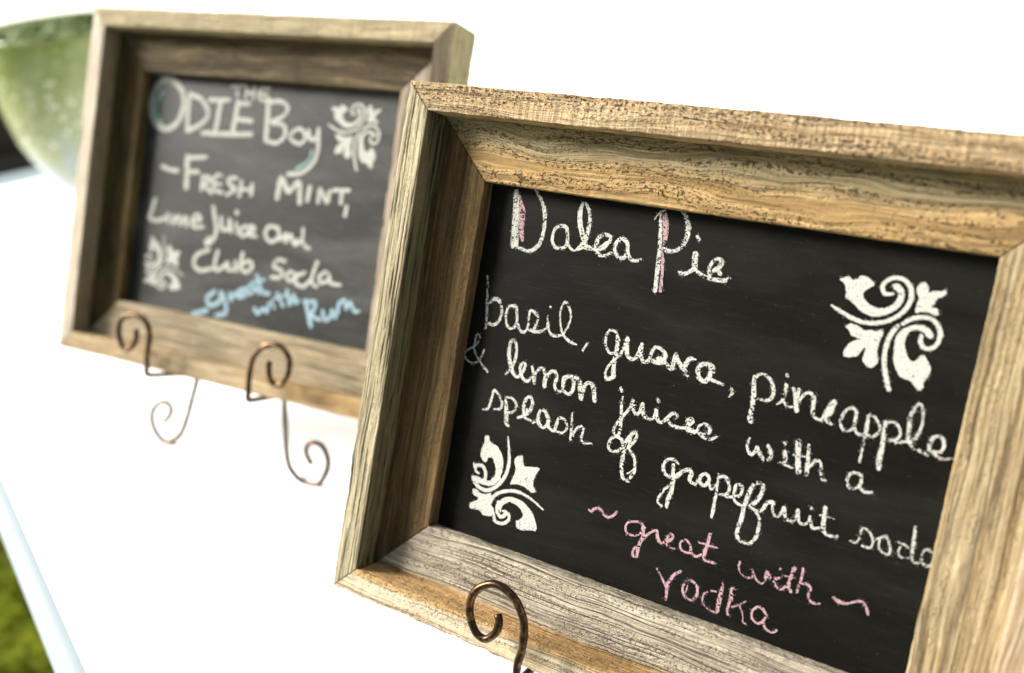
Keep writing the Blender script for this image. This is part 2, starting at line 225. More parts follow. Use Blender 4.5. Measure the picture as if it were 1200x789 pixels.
(0,'ornament_bl','white',[['P',-1083,-413,-1058,-401,-1039,-439,-994,-446,-955,-479,-931,-533,-932,-595,-951,-639,-996,-661,-994,-641,-971,-621,-976,-565,-1007,-521,-1034,-524,-1043,-560,-1066,-556,-1087,-533,-1090,-491,-1076,-449],['S',-943,-622,24,-989,-666,31,-1043,-674,32,-1089,-664,30],['S',-932,-378,9,-912,-453,16,-898,-524,22,-909,-603,24,-946,-666,24,-1002,-711,24,-1057,-712,24,-1095,-690,24,-1111,-665,24],['S',-1086,-682,30,-1035,-658,22,-1039,-611,22,-1066,-585,22,-1103,-595,23,-1102,-624,15,-1079,-632,13],['S',-1121,-589,15,-1115,-604,15],['P',-871,-498,-855,-470,-821,-456,-817,-479,-799,-516,-774,-509,-699,-493,-724,-551,-730,-599,-698,-632,-726,-646,-766,-628,-815,-623,-870,-639,-864,-614,-846,-547],['S',-974,-774,21,-955,-730,21,-908,-693,21,-838,-668,21,-774,-668,17,-708,-686,13,-640,-717,11],['P',-927,-761,-892,-721,-842,-702,-777,-706,-719,-736,-679,-780,-650,-846,-706,-854,-745,-871,-783,-864,-796,-825,-771,-818,-752,-783,-778,-754,-814,-736,-857,-735,-884,-757,-900,-790,-894,-817,-915,-795],['S',-922,-759,22,-923,-807,22,-891,-835,22,-864,-808,22,-885,-798,13],['S',-940,-832,21,-922,-869,21,-873,-868,21,-841,-839,21,-842,-811,21,-871,-796,17],['P',-1104,-731,-1078,-723,-1046,-743,-1008,-737,-979,-718,-972,-755,-972,-783,-941,-803,-939,-841,-958,-851,-1006,-861,-1027,-839,-1066,-841,-1104,-847,-1105,-813,-1064,-792,-1052,-769,-1091,-766]]),
(1,'odie','white',[['S',-931,868,53,-1029,945,54,-1132,967,54,-1223,905,55,-1268,790,55,-1256,660,55,-1170,563,55,-1042,546,54,-943,628,54,-907,759,53,-928,865,53],['S',-853,837,45,-850,690,45,-832,544,45],['S',-849,855,43,-718,818,42,-631,724,42,-665,631,42,-828,544,43],['S',-623,821,38,-418,835,37],['S',-505,824,46,-523,560,46],['S',-662,540,42,-416,551,41,-142,570,41],['S',-318,819,47,-341,566,47],['S',-317,810,37,-204,818,37],['S',-327,684,41,-155,679,41],['S',-408,947,24,-272,964,24],['S',-339,951,24,-338,871,24],['S',-244,957,24,-245,865,24],['S',-168,953,24,-169,861,24],['S',-245,909,24,-168,907,24],['S',-11,954,23,-105,939,23,-112,886,23,-62,854,23,18,867,23],['S',-100,904,23,-25,901,23],['S',-7,858,46,6,701,46,16,539,46],['S',-5,844,36,126,858,36,199,811,35,155,738,36,53,687,36,177,670,36,200,593,36,134,526,36,22,531,36],['S',292,636,33,253,580,33,351,536,33,411,593,33,354,655,33,287,635,33],['S',430,647,35,462,581,35,516,602,35,526,668,35],['S',527,663,36,542,501,37,512,395,37,409,307,37,286,286,37]]),
(1,'odie_blue','teal',[['S',-1166,862,41,-1215,738,42,-1193,627,42,-1145,593,42]]),
(1,'boy_blue','teal',[['S',491,488,25,468,408,25,361,334,26]]),
(1,'fresh_mint','white',[['S',-1066,216,42,-976,197,41,-889,196,41],['S',-798,325,51,-771,69,51],['S',-804,316,36,-591,341,36],['S',-779,198,36,-659,210,36],['S',-602,179,34,-601,65,34],['S',-602,179,32,-516,169,32,-539,130,32,-596,115,32,-484,50,32],['S',-404,208,31,-465,192,32,-465,83,32,-375,65,31],['S',-456,129,27,-397,132,27],['S',-240,201,33,-323,185,33,-300,137,33,-237,107,33,-319,53,33],['S',-183,176,33,-188,58,33],['S',-67,166,33,-65,77,33],['S',-185,113,31,-60,122,31],['S',204,84,46,222,244,45,308,148,45,400,228,45,435,71,45],['S',515,205,37,506,96,37],['S',613,94,33,618,199,33,697,100,33,708,188,33],['S',743,203,34,889,219,34],['S',826,204,36,830,115,36],['S',889,91,32,886,19,32]]),
(1,'lime_juice','white',[['S',-1108,-76,40,-1128,-164,40,-1146,-242,40,-1043,-252,40,-968,-220,39],['S',-941,-180,33,-929,-257,33],['S',-877,-191,33,-867,-255,33,-816,-187,33,-788,-255,33,-738,-184,32,-714,-261,32],['S',-653,-214,32,-568,-186,32,-614,-150,32,-667,-203,32,-634,-258,32,-535,-243,32],['S',-448,-66,40,-425,-137,40,-386,-261,40,-426,-358,40,-483,-378,40,-454,-334,40],['S',-352,-147,36,-327,-235,36,-258,-227,35,-258,-154,35,-227,-245,35],['S',-185,-172,31,-156,-254,31],['S',-193,-79,39,-189,-86,39],['S',-76,-177,31,-131,-220,31,-100,-270,31,-27,-228,31,13,-193,31,-35,-176,31,-47,-245,31,38,-253,31],['S',254,-158,34,158,-157,34,132,-232,34,195,-277,34,266,-232,34,255,-163,34,290,-247,34,336,-192,34,347,-257,34,386,-199,34,429,-264,33,454,-244,33],['S',501,-132,29,504,-219,29,442,-236,30,436,-272,30,511,-240,29,541,-276,29,582,-279,29]]),
(1,'club_soda','white',[['S',-446,-429,38,-562,-487,38,-586,-565,39,-518,-615,38,-386,-583,38],['S',-344,-430,36,-360,-552,36,-315,-586,36,-225,-514,35,-217,-563,35,-145,-549,35,-142,-488,35,-119,-567,35],['S',-78,-412,35,-83,-531,35,-10,-557,35,38,-499,35,-8,-466,35,-79,-512,35],['S',365,-414,32,284,-417,32,259,-474,32,341,-498,32,338,-552,32,247,-565,32],['S',427,-489,30,391,-535,30,439,-567,30,485,-512,30,427,-489,30],['S',578,-481,33,497,-519,33,495,-573,33,574,-591,33,633,-535,33],['S',679,-380,33,652,-479,33,653,-549,33,703,-572,33],['S',774,-444,31,717,-487,31,736,-537,31,805,-509,31,808,-460,31,833,-523,31,923,-527,30]]),
(1,'great_blue','blue',[['S',-531,-996,43,-451,-965,43,-388,-941,42],['S',-326,-769,40,-399,-835,40,-355,-893,40,-256,-841,40,-256,-767,40,-197,-841,40,-183,-931,40,-272,-964,40],['S',-163,-762,35,-143,-814,35,-117,-755,35,-80,-768,35,-45,-771,35,-17,-703,35,-75,-730,35,-40,-774,35,15,-744,35],['S',52,-657,31,13,-699,31,56,-728,31,93,-672,31,133,-711,31],['S',95,-569,37,171,-696,36,239,-700,36],['S',60,-637,24,182,-592,24],['S',116,-846,35,155,-880,35,204,-832,34,245,-852,34,256,-779,34],['S',283,-765,28,317,-809,28],['S',326,-687,32,400,-777,32],['S',294,-737,23,410,-688,23],['S',419,-646,34,463,-755,34,490,-680,34,520,-732,34,549,-710,33]]),
(1,'rum','blue',[['S',617,-704,39,697,-897,39],['S',604,-715,35,709,-699,35,700,-779,35,673,-810,35,772,-829,35],['S',792,-756,33,824,-824,33,872,-795,33,883,-736,33,923,-790,32],['S',938,-749,31,937,-680,31,982,-639,30,1013,-703,30,1039,-647,30,1086,-708,30,1126,-705,30]]),
(1,'ornament_tr','white',[['P',617,841,658,861,683,846,703,855,712,874,739,874,779,849,782,836,759,822,740,801,740,778,769,751,806,737,848,743,881,772,892,801,887,827,863,841,855,858,879,867,908,844,919,811,914,774,885,732,838,705,797,695,752,706,710,735,684,754,665,760,663,792,647,826],['S',611,712,10,656,693,18,723,669,21,786,663,21,853,680,20,905,717,20,937,765,22,947,816,25,930,863,23,895,888,20,858,888,20,827,867,20,816,837,20,834,809,20,864,814,15],['P',959,863,986,895,1006,876,1016,846,1034,859,1062,860,1081,872,1088,856,1076,839,1056,831,1046,799,1034,779,1057,787,1073,773,1076,756,1056,752,1030,760,997,758,976,742,975,785,981,818,965,837],['S',936,688,18,965,715,21,1010,733,20,1052,732,20,1082,707,20,1099,676,24,1099,645,20,1085,610,20,1050,598,20,1025,620,21,1023,651,17],['P',920,640,940,666,978,691,1017,699,1052,688,1075,662,1066,642,1044,651,1032,667,997,677,968,658,958,619,968,576,992,536,1015,527,1032,545,1036,566,1057,564,1075,541,1093,513,1088,476,1074,446,1079,419,1060,404,1041,419,1016,442,977,446,950,472,929,513,919,584],['S',917,675,19,896,634,23,886,577,23,890,513,23,907,453,23,926,402,23,937,381,19],['P',688,624,714,649,757,638,781,624,809,634,828,629,855,649,863,627,854,589,850,542,869,495,848,463,822,462,795,488,800,532,799,555,783,527,775,502,733,489,706,488,709,521,720,552,751,577,772,581,750,585,721,594,707,618]]),
(1,'ornament_bl','white',[['P',-1107,-402,-1083,-391,-1065,-426,-1023,-433,-986,-464,-964,-515,-965,-573,-983,-614,-1025,-635,-1023,-616,-1001,-597,-1006,-545,-1035,-503,-1061,-506,-1069,-540,-1091,-536,-1110,-515,-1113,-475,-1100,-436],['S',-975,-598,22,-1018,-639,29,-1069,-647,30,-1112,-638,28],['S',-965,-369,8,-946,-440,15,-933,-506,20,-943,-580,22,-978,-639,22,-1031,-682,22,-1082,-683,22,-1118,-662,22,-1133,-638,22],['S',-1109,-654,28,-1061,-632,20,-1065,-588,20,-1091,-563,20,-1125,-573,21,-1124,-600,14,-1103,-608,12],['S',-1142,-567,14,-1137,-581,14],['P',-908,-482,-893,-456,-861,-442,-857,-464,-840,-499,-817,-492,-746,-477,-770,-532,-775,-577,-745,-608,-772,-621,-809,-604,-855,-599,-907,-614,-901,-591,-884,-528],['S',-1004,-741,19,-986,-699,19,-942,-665,19,-877,-641,19,-817,-641,15,-755,-658,12,-691,-687,10],['P',-960,-729,-927,-691,-880,-673,-819,-677,-765,-705,-727,-746,-700,-808,-753,-816,-789,-832,-825,-825,-837,-789,-814,-782,-796,-749,-820,-722,-854,-705,-894,-704,-920,-725,-935,-756,-929,-781,-949,-760],['S',-955,-727,20,-956,-772,20,-926,-798,20,-901,-773,20,-921,-763,12],['S',-972,-795,19,-955,-830,19,-909,-829,19,-879,-802,19,-880,-775,19,-908,-761,15],['P',-1126,-700,-1102,-693,-1072,-712,-1036,-706,-1009,-688,-1002,-723,-1002,-749,-973,-768,-971,-804,-989,-813,-1034,-822,-1054,-802,-1091,-804,-1126,-809,-1127,-777,-1089,-758,-1077,-736,-1114,-733]])]

# ------------------------------------------------------------------ the place
U = Vector((0.567, -0.823, 0))          # along the table's left edge, towards the viewer
V = Vector((0.823, 0.567, 0))           # across the table, towards the wall
CORNER = Vector((-0.952, 1.392, 0))     # back left corner of the table top
TT = -0.0022                            # height of the table top
GROUND = -0.745

def lawn_mat(blade=False):
    t = NT('grass_blades' if blade else 'lawn')
    tc = t.n('ShaderNodeTexCoord'); g = tc.outputs['Object']
    a = t.noise(g, 5.0, 4.0); b = t.noise(g, 60.0 if not blade else 25.0, 3.0)
    c = t.mix(t.ramp(a, 0.35, 0.65), (0.028, 0.044, 0.003), (0.115, 0.145, 0.007))
    c = t.mix(t.ramp(b, 0.45, 0.75, 0, 0.6), c, (0.23, 0.23, 0.016))
    c = t.mix(t.ramp(t.noise(g, 11.0, 3.0), 0.58, 0.72, 0, 0.6), c, (0.08, 0.050, 0.015))
    return t.p(Base_Color=c, Roughness=0.85, Specular_IOR_Level=0.06)

n = 60
gx = np.linspace(-1, 1, n+1); gx = np.sign(gx)*np.abs(gx)**3*120
X, Y = np.meshgrid(gx, gx, indexing='ij')
Z = GROUND + 0.02*vnoise(X*1.7, Y*1.7) * (np.hypot(X, Y) < 12)
idx = np.arange((n+1)*(n+1)).reshape(n+1, n+1)
Q = np.stack([idx[:-1, :-1], idx[1:, :-1], idx[1:, 1:], idx[:-1, 1:]], -1).reshape(-1, 4)
o = link_mesh('lawn', np_mesh('lawn', np.stack([X, Y, Z], -1).reshape(-1, 3), Q), lawn_mat()); tag(o, kind='structure')

def grass_patch():
    rs = np.random.RandomState(3); N = 26000
    cx, cy = -0.72, 0.80
    x = cx + rs.uniform(-0.75, 0.75, N); y = cy + rs.uniform(-0.9, 0.9, N)
    h = rs.uniform(0.03, 0.085, N)*(0.75+0.5*vnoise(x*9, y*9)); a = rs.uniform(0, 6.283, N); wd = rs.uniform(0.0018, 0.0042, N)
    z0 = GROUND - 0.02; la = rs.uniform(0, 6.283, N); ln = h*rs.uniform(0.2, 1.1, N)
    vs = []
    for k, (f, ww) in enumerate(((0, 1), (0.55, 0.9), (1.0, 0.08))):
        px = x + np.cos(la)*ln*f*f; py = y + np.sin(la)*ln*f*f; pz = z0 + h*f*(1.25-0.25*f)
        for s in (-1, 1):
            vs.append(np.stack([px+s*np.cos(a)*wd*ww, py+s*np.sin(a)*wd*ww, pz], -1))
    vs = np.stack(vs, 1).reshape(-1, 3)
    b = (np.arange(N)*6)[:, None]
    q = np.concatenate([b+np.array([[0, 1, 3, 2]]), b+np.array([[2, 3, 5, 4]])])
    o = link_mesh('grass', np_mesh('grass', vs, q, False), lawn_mat(True)); tag(o, kind='stuff')
    o['label'] = 'short green grass growing beside and below the white table'
    o['category'] = 'grass'
grass_patch()

def box_bm(bm, c, ax, size, bevel=0.0, seg=3):
    """oriented box: centre c, axes ax (3 vectors), full sizes"""
    r = bmesh.ops.create_cube(bm, size=1.0)
    m = Matrix((ax[0]*size[0], ax[1]*size[1], ax[2]*size[2])).transposed().to_4x4(); m.translation = c
    bmesh.ops.transform(bm, matrix=m, verts=r['verts'])
    if bevel:
        es = list({e for v in r['verts'] for e in v.link_edges})
        bmesh.ops.bevel(bm, geom=es, offset=bevel, segments=seg, affect='EDGES', profile=0.5)

def bm_obj(name, bm, mat, parent=None, smooth=True):
    me = bpy.data.meshes.new(name); bm.to_mesh(me); bm.free()
    for p in me.polygons: p.use_smooth = smooth
    return link_mesh(name, me, mat, parent)

def paint(name, col, rough=0.5, var=0.06, scale=6.0, bump=0.05):
    t = NT(name); tc = t.n('ShaderNodeTexCoord'); f = t.noise(tc.outputs['Object'], scale, 5.0, 0.6)
    c = t.mix(t.ramp(f, 0.3, 0.7, 0, 1), col, tuple(x*(1-var) for x in col))
    f2 = t.noise(tc.outputs['Object'], scale*60, 2.0); t.bump(f2, bump, 0.0008)
    return t.p(Base_Color=c, Roughness=rough, Specular_IOR_Level=0.3)

UP = Vector((0, 0, 1))
TL, TW, TH = 2.1, 0.90, 0.034
tc0 = CORNER + U*TL/2 + V*TW/2
table = empty('table', Matrix.Translation((tc0.x, tc0.y, GROUND)))
tag(table, 'long white plastic table the two chalkboard signs stand on', 'table')
bm = bmesh.new()
box_bm(bm, V*0.0027+UP*(TT-GROUND-TH/2), (U, V, UP), (TL-0.008, TW-0.0054, TH), 0.0145, 6)
M_TABLE = paint('white_table_plastic', (0.82, 0.84, 0.85), 0.55, 0.03, 3.0, 0.08)
bm_obj('tabletop', bm, M_TABLE, table)
M_EDGE = paint('pale_blue_edging', (0.28, 0.33, 0.36), 0.5, 0.05, 4.0, 0.05)
M_END = paint('blue_grey_end_board', (0.16, 0.205, 0.225), 0.5, 0.05, 4.0, 0.05)
for sgn in (-1, 1):   # blue grey boards across the two ends
    bm = bmesh.new(); box_bm(bm, U*sgn*(TL/2+0.034)+UP*(TT-GROUND-TH/2-0.0015), (U, V, UP), (0.080, TW-0.002, TH-0.005), 0.0112, 6)
    bm_obj('edging_strip', bm, M_END, table)
bm = bmesh.new()      # and along the near side
box_bm(bm, -V*(TW/2-0.007)+UP*(TT-GROUND-TH/2-0.001), (U, V, UP), (TL-0.006, 0.026, TH-0.004), 0.0115, 6)
bm_obj('edging_strip', bm, M_EDGE, table)
M_LEG = paint('grey_leg_steel', (0.35, 0.36, 0.37), 0.4)
for su in (-1, 1):
    for sv in (-1, 1):
        bm = bmesh.new()
        box_bm(bm, U*su*(TL/2-0.2)+V*sv*(TW/2-0.09)+UP*((TT-GROUND-TH)/2-0.002), (U, V, UP), (0.028, 0.028, TT-GROUND-TH-0.004), 0.006, 3)
        bm_obj('leg', bm, M_LEG, table)

# white wall on the far side of the table
wall_c = CORNER + V*(TW+0.06) + U*(-1.2)
bm = bmesh.new()
box_bm(bm, Vector((0, 0, 0)), (U, V, UP), (12.0, 0.10, 3.2), 0.004, 1)
o = bm_obj('wall', bm, paint('white_wall_paint', (0.83, 0.83, 0.82), 0.7, 0.04, 1.2, 0.2), None, False)
o.location = (wall_c.x, wall_c.y, GROUND+1.58)
tag(o, 'plain white wall behind the white table', 'wall')

# dark chest standing on the lawn beyond the table
def chest():
    c0 = Vector((-1.62, 2.58, GROUND))
    t = NT('dark_stained_wood'); tc = t.n('ShaderNodeTexCoord')
    f = t.noise(t.vscale(tc.outputs['Object'], 3, 3, 40), 1.0, 4.0)
    m = t.p(Base_Color=t.mix(f, (0.004, 0.003, 0.003), (0.012, 0.008, 0.006)), Roughness=0.7)
    root = empty('storage_chest', Matrix.Translation(c0)); tag(root, 'dark brown wooden chest on the lawn beyond the white table', 'chest')
    bm = bmesh.new()
    for k in range(5): box_bm(bm, Vector((0, 0, 0.09+k*0.125)), (U, V, UP), (0.60, 1.3, 0.119), 0.006, 2)
    bm_obj('body', bm, m, root)
    bm = bmesh.new(); box_bm(bm, Vector((0, 0, 0.69)), (U, V, UP), (0.66, 1.36, 0.05), 0.01, 2)
    bm_obj('lid', bm, m, root)
chest()

# rounded planter with clipped greenery
def planter():
    base = Vector((-0.597, 1.400, TT)); H = 0.25
    root = empty('planter', Matrix.Translation(base) @ Matrix.Rotation(math.radians(-27), 4, 'Z'))
    tag(root, 'rounded speckled green planter fading to a pale blue white foot', 'planter')
    t = NT('speckled_green_glaze'); tc = t.n('ShaderNodeTexCoord'); g = tc.outputs['Object']
    sp = t.n('ShaderNodeSeparateXYZ'); t.l(g, sp.inputs[0]); z = sp.outputs[2]
    wob = t.math('ADD', z, t.math('MULTIPLY', t.math('SUBTRACT', t.noise(g, 16.0, 4.0), 0.5), 0.20))
    c = t.mix(t.ramp(wob, 0.05, 0.13), (0.30, 0.36, 0.355), (0.31, 0.34, 0.17))
    c = t.mix(t.ramp(wob, 0.13, 0.27), c, (0.15, 0.19, 0.045))
    vo = t.n('ShaderNodeTexVoronoi'); vo.inputs['Scale'].default_value = 70.0; t.l(g, vo.inputs['Vector'])
    dots = t.math('MULTIPLY', t.ramp(vo.outputs['Distance'], 0.22, 0.42, 1.0, 0.0), t.math('MULTIPLY', t.ramp(z, 0.07, 0.11), t.ramp(z, 0.19, 0.215, 1.0, 0.15)))
    c = t.mix(t.math('MULTIPLY', dots, t.ramp(t.noise(g, 30.0, 2.0), 0.35, 0.60, 0.15, 1.0)), c, (0.58, 0.62, 0.46))
    t.bump(dots, 0.6, 0.004)
    m = t.p(Base_Color=c, Roughness=0.25)
    prof = [(0.0, 0.004), (0.040, 0.004), (0.050, 0.0), (0.054, 0.004), (0.054, 0.010), (0.050, 0.016), (0.058, 0.024), (0.070, 0.036), (0.083, 0.055), (0.097, 0.080), (0.106, 0.105), (0.112, 0.135),
            (0.116, 0.170), (0.119, 0.205), (0.1205, H-0.006), (0.121, H), (0.119, H+0.003), (0.115, H), (0.112, H-0.02), (0.105, H-0.034), (0.0, H-0.036)]
    S = 72; vs = []; q = []
    for r, zz in prof:
        for k in range(S):
            a = 2*math.pi*k/S; vs.append((r*math.cos(a), r*math.sin(a), zz))
    for i in range(len(prof)-1):
        for k in range(S): q.append((i*S+k, i*S+(k+1) % S, (i+1)*S+(k+1) % S, (i+1)*S+k))
    link_mesh('body', np_mesh('body', vs, q), m, root)
    rs = np.random.RandomState(11); N = 2600
    rr = 0.110*np.sqrt(rs.rand(N)); th = rs.uniform(0, 6.283, N); x = rr*np.cos(th); y = rr*np.sin(th); zt = H-0.022+0.020*rs.rand(N)
    a = rs.uniform(0, 6.283, N); b_ = rs.uniform(-0.7, 0.7, N); L = rs.uniform(0.006, 0.012, N); Wd = L*0.5
    d1 = np.stack([np.cos(a)*np.cos(b_), np.sin(a)*np.cos(b_), np.sin(b_)], -1); d2 = np.stack([-np.sin(a), np.cos(a), 0*a], -1)
    P = np.stack([x, y, zt], -1)
    V4 = np.stack([P-d1*L[:, None], P-d2*Wd[:, None], P+d1*L[:, None], P+d2*Wd[:, None]], 1).reshape(-1, 3)
    t2 = NT('clipped_leaf'); f = t2.noise(t2.n('ShaderNodeTexCoord').outputs['Object'], 60.0, 2.0)
    m2 = t2.p(Base_Color=t2.mix(t2.ramp(f, 0.35, 0.65), (0.05, 0.09, 0.012), (0.12, 0.17, 0.025)), Roughness=0.6)
    o = link_mesh('foliage', np_mesh('foliage', V4, np.arange(N*4).reshape(-1, 4), False), m2, root)
    o['kind'] = 'stuff'
planter()

# ------------------------------------------------------------------ framed chalkboards
HW, HH = 130.085, 100.0        # half opening, mm
RA, RB, RD, RC, RDEP = 15.36, 33.22, 17.18, 9.22, 32.47   # rim width, inner board, rim height, recess, rim depth (mm)

def rail(side, v0, v1, n0, n1, step, seed, rough, rad, gap=0.30):
    """one mitred rail; v = distance outward from the opening edge, n = height towards the viewer"""
    half = HW if side in 'TB' else HH
    # rounded perimeter (v, n)
    P = []
    cs = [(v1-rad, n1-rad, 0), (v0+rad, n1-rad, 90), (v0+rad, n0+rad, 180), (v1-rad, n0+rad, 270)]
    ring = []
    for i, (cv, cn, a0) in enumerate(cs):
        for k in range(5):
            a = math.radians(a0+90*k/4); ring.append((cv+rad*math.cos(a), cn+rad*math.sin(a)))
    full = []
    for i in range(len(ring)):
        a = np.array(ring[i]); b = np.array(ring[(i+1) % len(ring)]); d = np.linalg.norm(b-a); m = max(1, int(d/step))
        for k in range(m): full.append(a+(b-a)*k/m)
    full = np.array(full); J = len(full)
    N = int(2*(half+v1)/step)
    s = np.linspace(-1, 1, N+1)
    vv = full[:, 0][None, :]; nn = full[:, 1][None, :]
    u = s[:, None]*(half+vv-gap)
    vv = vv+0*u; nn = nn+0*u
    # outward direction of every perimeter point
    cen = np.array([(v0+v1)/2, (n0+n1)/2]); hv = (v1-v0)/2; hn = (n1-n0)/2
    dv = np.clip((full[:, 0]-cen[0])/hv, -1, 1)**5; dn = np.clip((full[:, 1]-cen[1])/hn, -1, 1)**5
    L = np.hypot(dv, dn)+1e-6; dv = (dv/L)[None, :]; dn = (dn/L)[None, :]
    sd = seed*17.3
    edge = (np.abs(dv*dn))*2                     # 1 on the corners
    disp = rough*(0.55*vnoise(u/21, vv/7+sd, nn/7) + 0.30*vnoise(u/5, vv/1.8+sd, nn/1.8) + 0.22*vnoise(u/1.7, vv/1.5, nn/1.5+sd))
    chip = np.clip(vnoise(u/9, vv/6+sd+9, nn/6)-0.35, 0, 1)*1.5 + np.clip(vnoise(u/2.4, vv/3+sd, nn/3+4)-0.45, 0, 1)*0.9
    disp = disp - edge*chip*rough*1.6
    fade = np.clip((1-np.abs(s))*(half)/1.5, 0, 1)[:, None]*0.7+0.3
    disp = disp*fade
    v_ = vv+dv*disp; n_ = nn+dn*disp
    if side == 'T': co = np.stack([u, HH+v_, n_], -1)
    elif side == 'B': co = np.stack([-u, -HH-v_, n_], -1)
    elif side == 'L': co = np.stack([-HW-v_, u, n_], -1)
    else: co = np.stack([HW+v_, -u, n_], -1)
    idx = np.arange((N+1)*J).reshape(N+1, J); nx = np.roll(idx, -1, 1)
    q = np.stack([idx[:-1], nx[:-1], nx[1:], idx[1:]], -1).reshape(-1, 4)
    verts = co.reshape(-1, 3)
    grain = np.stack([u+seed*83, vv, nn], -1).reshape(-1, 3)
    # mitred end caps: fan of quads to the middle
    caps = []; ex = []; eg = []
    for row, flip in ((0, False), (N, True)):
        c = co[row].mean(0); ci = len(verts)+len(ex); ex.append(c); eg.append([u[row, 0]+seed*83, cen[0], cen[1]])
        for j in range(0, J-1, 2):
            a, b, d = idx[row, j], idx[row, j+1], idx[row, (j+2) % J]
            caps.append((ci, d, b, a) if not flip else (ci, a, b, d))
    verts = np.concatenate([verts, np.array(ex)]); grain = np.concatenate([grain, np.array(eg)]); q = np.concatenate([q, np.array(caps)])
    me = np_mesh('rail', verts*0.001, q)
    at = me.attributes.new('grain', 'FLOAT_VECTOR', 'POINT'); at.data.foreach_set('vector', grain.astype(np.float32).ravel())
    return me

def catmull(P, closed=False, step=0.3):
    P = np.array(P, float)
    if len(P) == 1: return P
    E = np.vstack([P[0]*2-P[1], P, P[-1]*2-P[-2]])
    out = []
    for i in range(1, len(E)-2):
        p0, p1, p2, p3 = E[i-1:i+3]; d = np.hypot(*(p2-p1)[:2]); m = max(2, int(d/step))
        t = (np.arange(m)/m)[:, None]
        out.append(0.5*((2*p1)+(-p0+p2)*t+(2*p0-5*p1+4*p2-p3)*t*t+(-p0+3*p1-3*p2+p3)*t**3))
    out.append(P[-1][None, :])
    return np.vstack(out)

def chalk_mesh(items, cell, seed, ragged, drop, bi0=0):
    """rub the strokes into a grid of tiny chalk grains lying on the board (mm)"""
    S = []; PO = []
    for r in items:
        v = np.array(r[1:], float)/10
        if r[0] == 'S': S.append(catmull(v.reshape(-1, 3)))
        else: PO.append(v.reshape(-1, 2))
    allp = np.vstack([s[:, :2] for s in S]+PO) if (S or PO) else None
    lo = allp.min(0)-4; hi = allp.max(0)+4
    nx, ny = (np.ceil((hi-lo)/cell)).astype(int)
    F = np.full((nx, ny), -9.0)
    gx = lo[0]+(np.arange(nx)+0.5)*cell; gy = lo[1]+(np.arange(ny)+0.5)*cell
    for s in S:
        for x, y, w_ in s:
            r = w_*(0.46 if bi0 == 0 else 0.5); a = int((x-r-1-lo[0])/cell); b = int((x+r+1-lo[0])/cell)+1; c = int((y-r-1-lo[1])/cell); d = int((y+r+1-lo[1])/cell)+1
            a = max(a, 0); c = max(c, 0)
            D = r-np.hypot(gx[a:b, None]-x, gy[None, c:d]-y)
            F[a:b, c:d] = np.maximum(F[a:b, c:d], D)
    GX, GY = np.meshgrid(gx, gy, indexing='ij')
    for p in PO:
        for _ in range(1):   # one round of corner cutting
            nxt = np.roll(p, -1, 0); p = np.stack([p*0.8+nxt*0.2, p*0.2+nxt*0.8], 1).reshape(-1, 2)
        ins = np.zeros(GX.shape, bool); dm = np.full(GX.shape, 1e9)
        for (x1, y1), (x2, y2) in zip(p, np.roll(p, -1, 0)):
            cr = ((y1 > GY) != (y2 > GY)); xx = (x2-x1)*(GY-y1)/((y2-y1) if abs(y2-y1) > 1e-9 else 1e-9)+x1
            ins ^= cr & (GX < xx)
            L2 = (x2-x1)**2+(y2-y1)**2+1e-12; tt = np.clip(((GX-x1)*(x2-x1)+(GY-y1)*(y2-y1))/L2, 0, 1)
            dm = np.minimum(dm, np.hypot(GX-x1-tt*(x2-x1), GY-y1-tt*(y2-y1)))
        F = np.maximum(F, np.where(ins, dm, -dm))
    nA = vnoise(GX/0.95, GY/0.8, seed); nB = vnoise(GX/0.6, GY/0.5, seed+7); nC = vnoise(GX/3.5, GY/3.5, seed+3)
    rnd = np.random.RandomState(seed).rand(nx, ny)
    M = (F+ragged*(0.6*nA+0.4*nB)) > 0
    hole = (0.34*nA+0.62*nB+0.20*nC+(rnd-0.5)*0.35) > (drop+np.clip(F, 0, 0.7)*0.10)
    M &= ~hole
    M |= (F > -0.9) & (F <= 0) & (rnd > 0.985)
    ii, jj = np.nonzero(M)
    vid = -np.ones((nx+1, ny+1), int)
    for a in (0, 1):
        for b in (0, 1): vid[ii+a, jj+b] = 1
    k = np.nonzero(vid.ravel() == 1)[0]; vid.ravel()[k] = np.arange(len(k))
    vi, vj = np.unravel_index(k, vid.shape)
    x = lo[0]+vi*cell; y = lo[1]+vj*cell
    z = -RC+0.10+0.06*np.random.RandomState(seed+1).rand(len(k))
    q = np.stack([vid[ii, jj], vid[ii+1, jj], vid[ii+1, jj+1], vid[ii, jj+1]], -1)
    return np_mesh('chalk', np.stack([x, y, z], -1)*0.001, q, False)

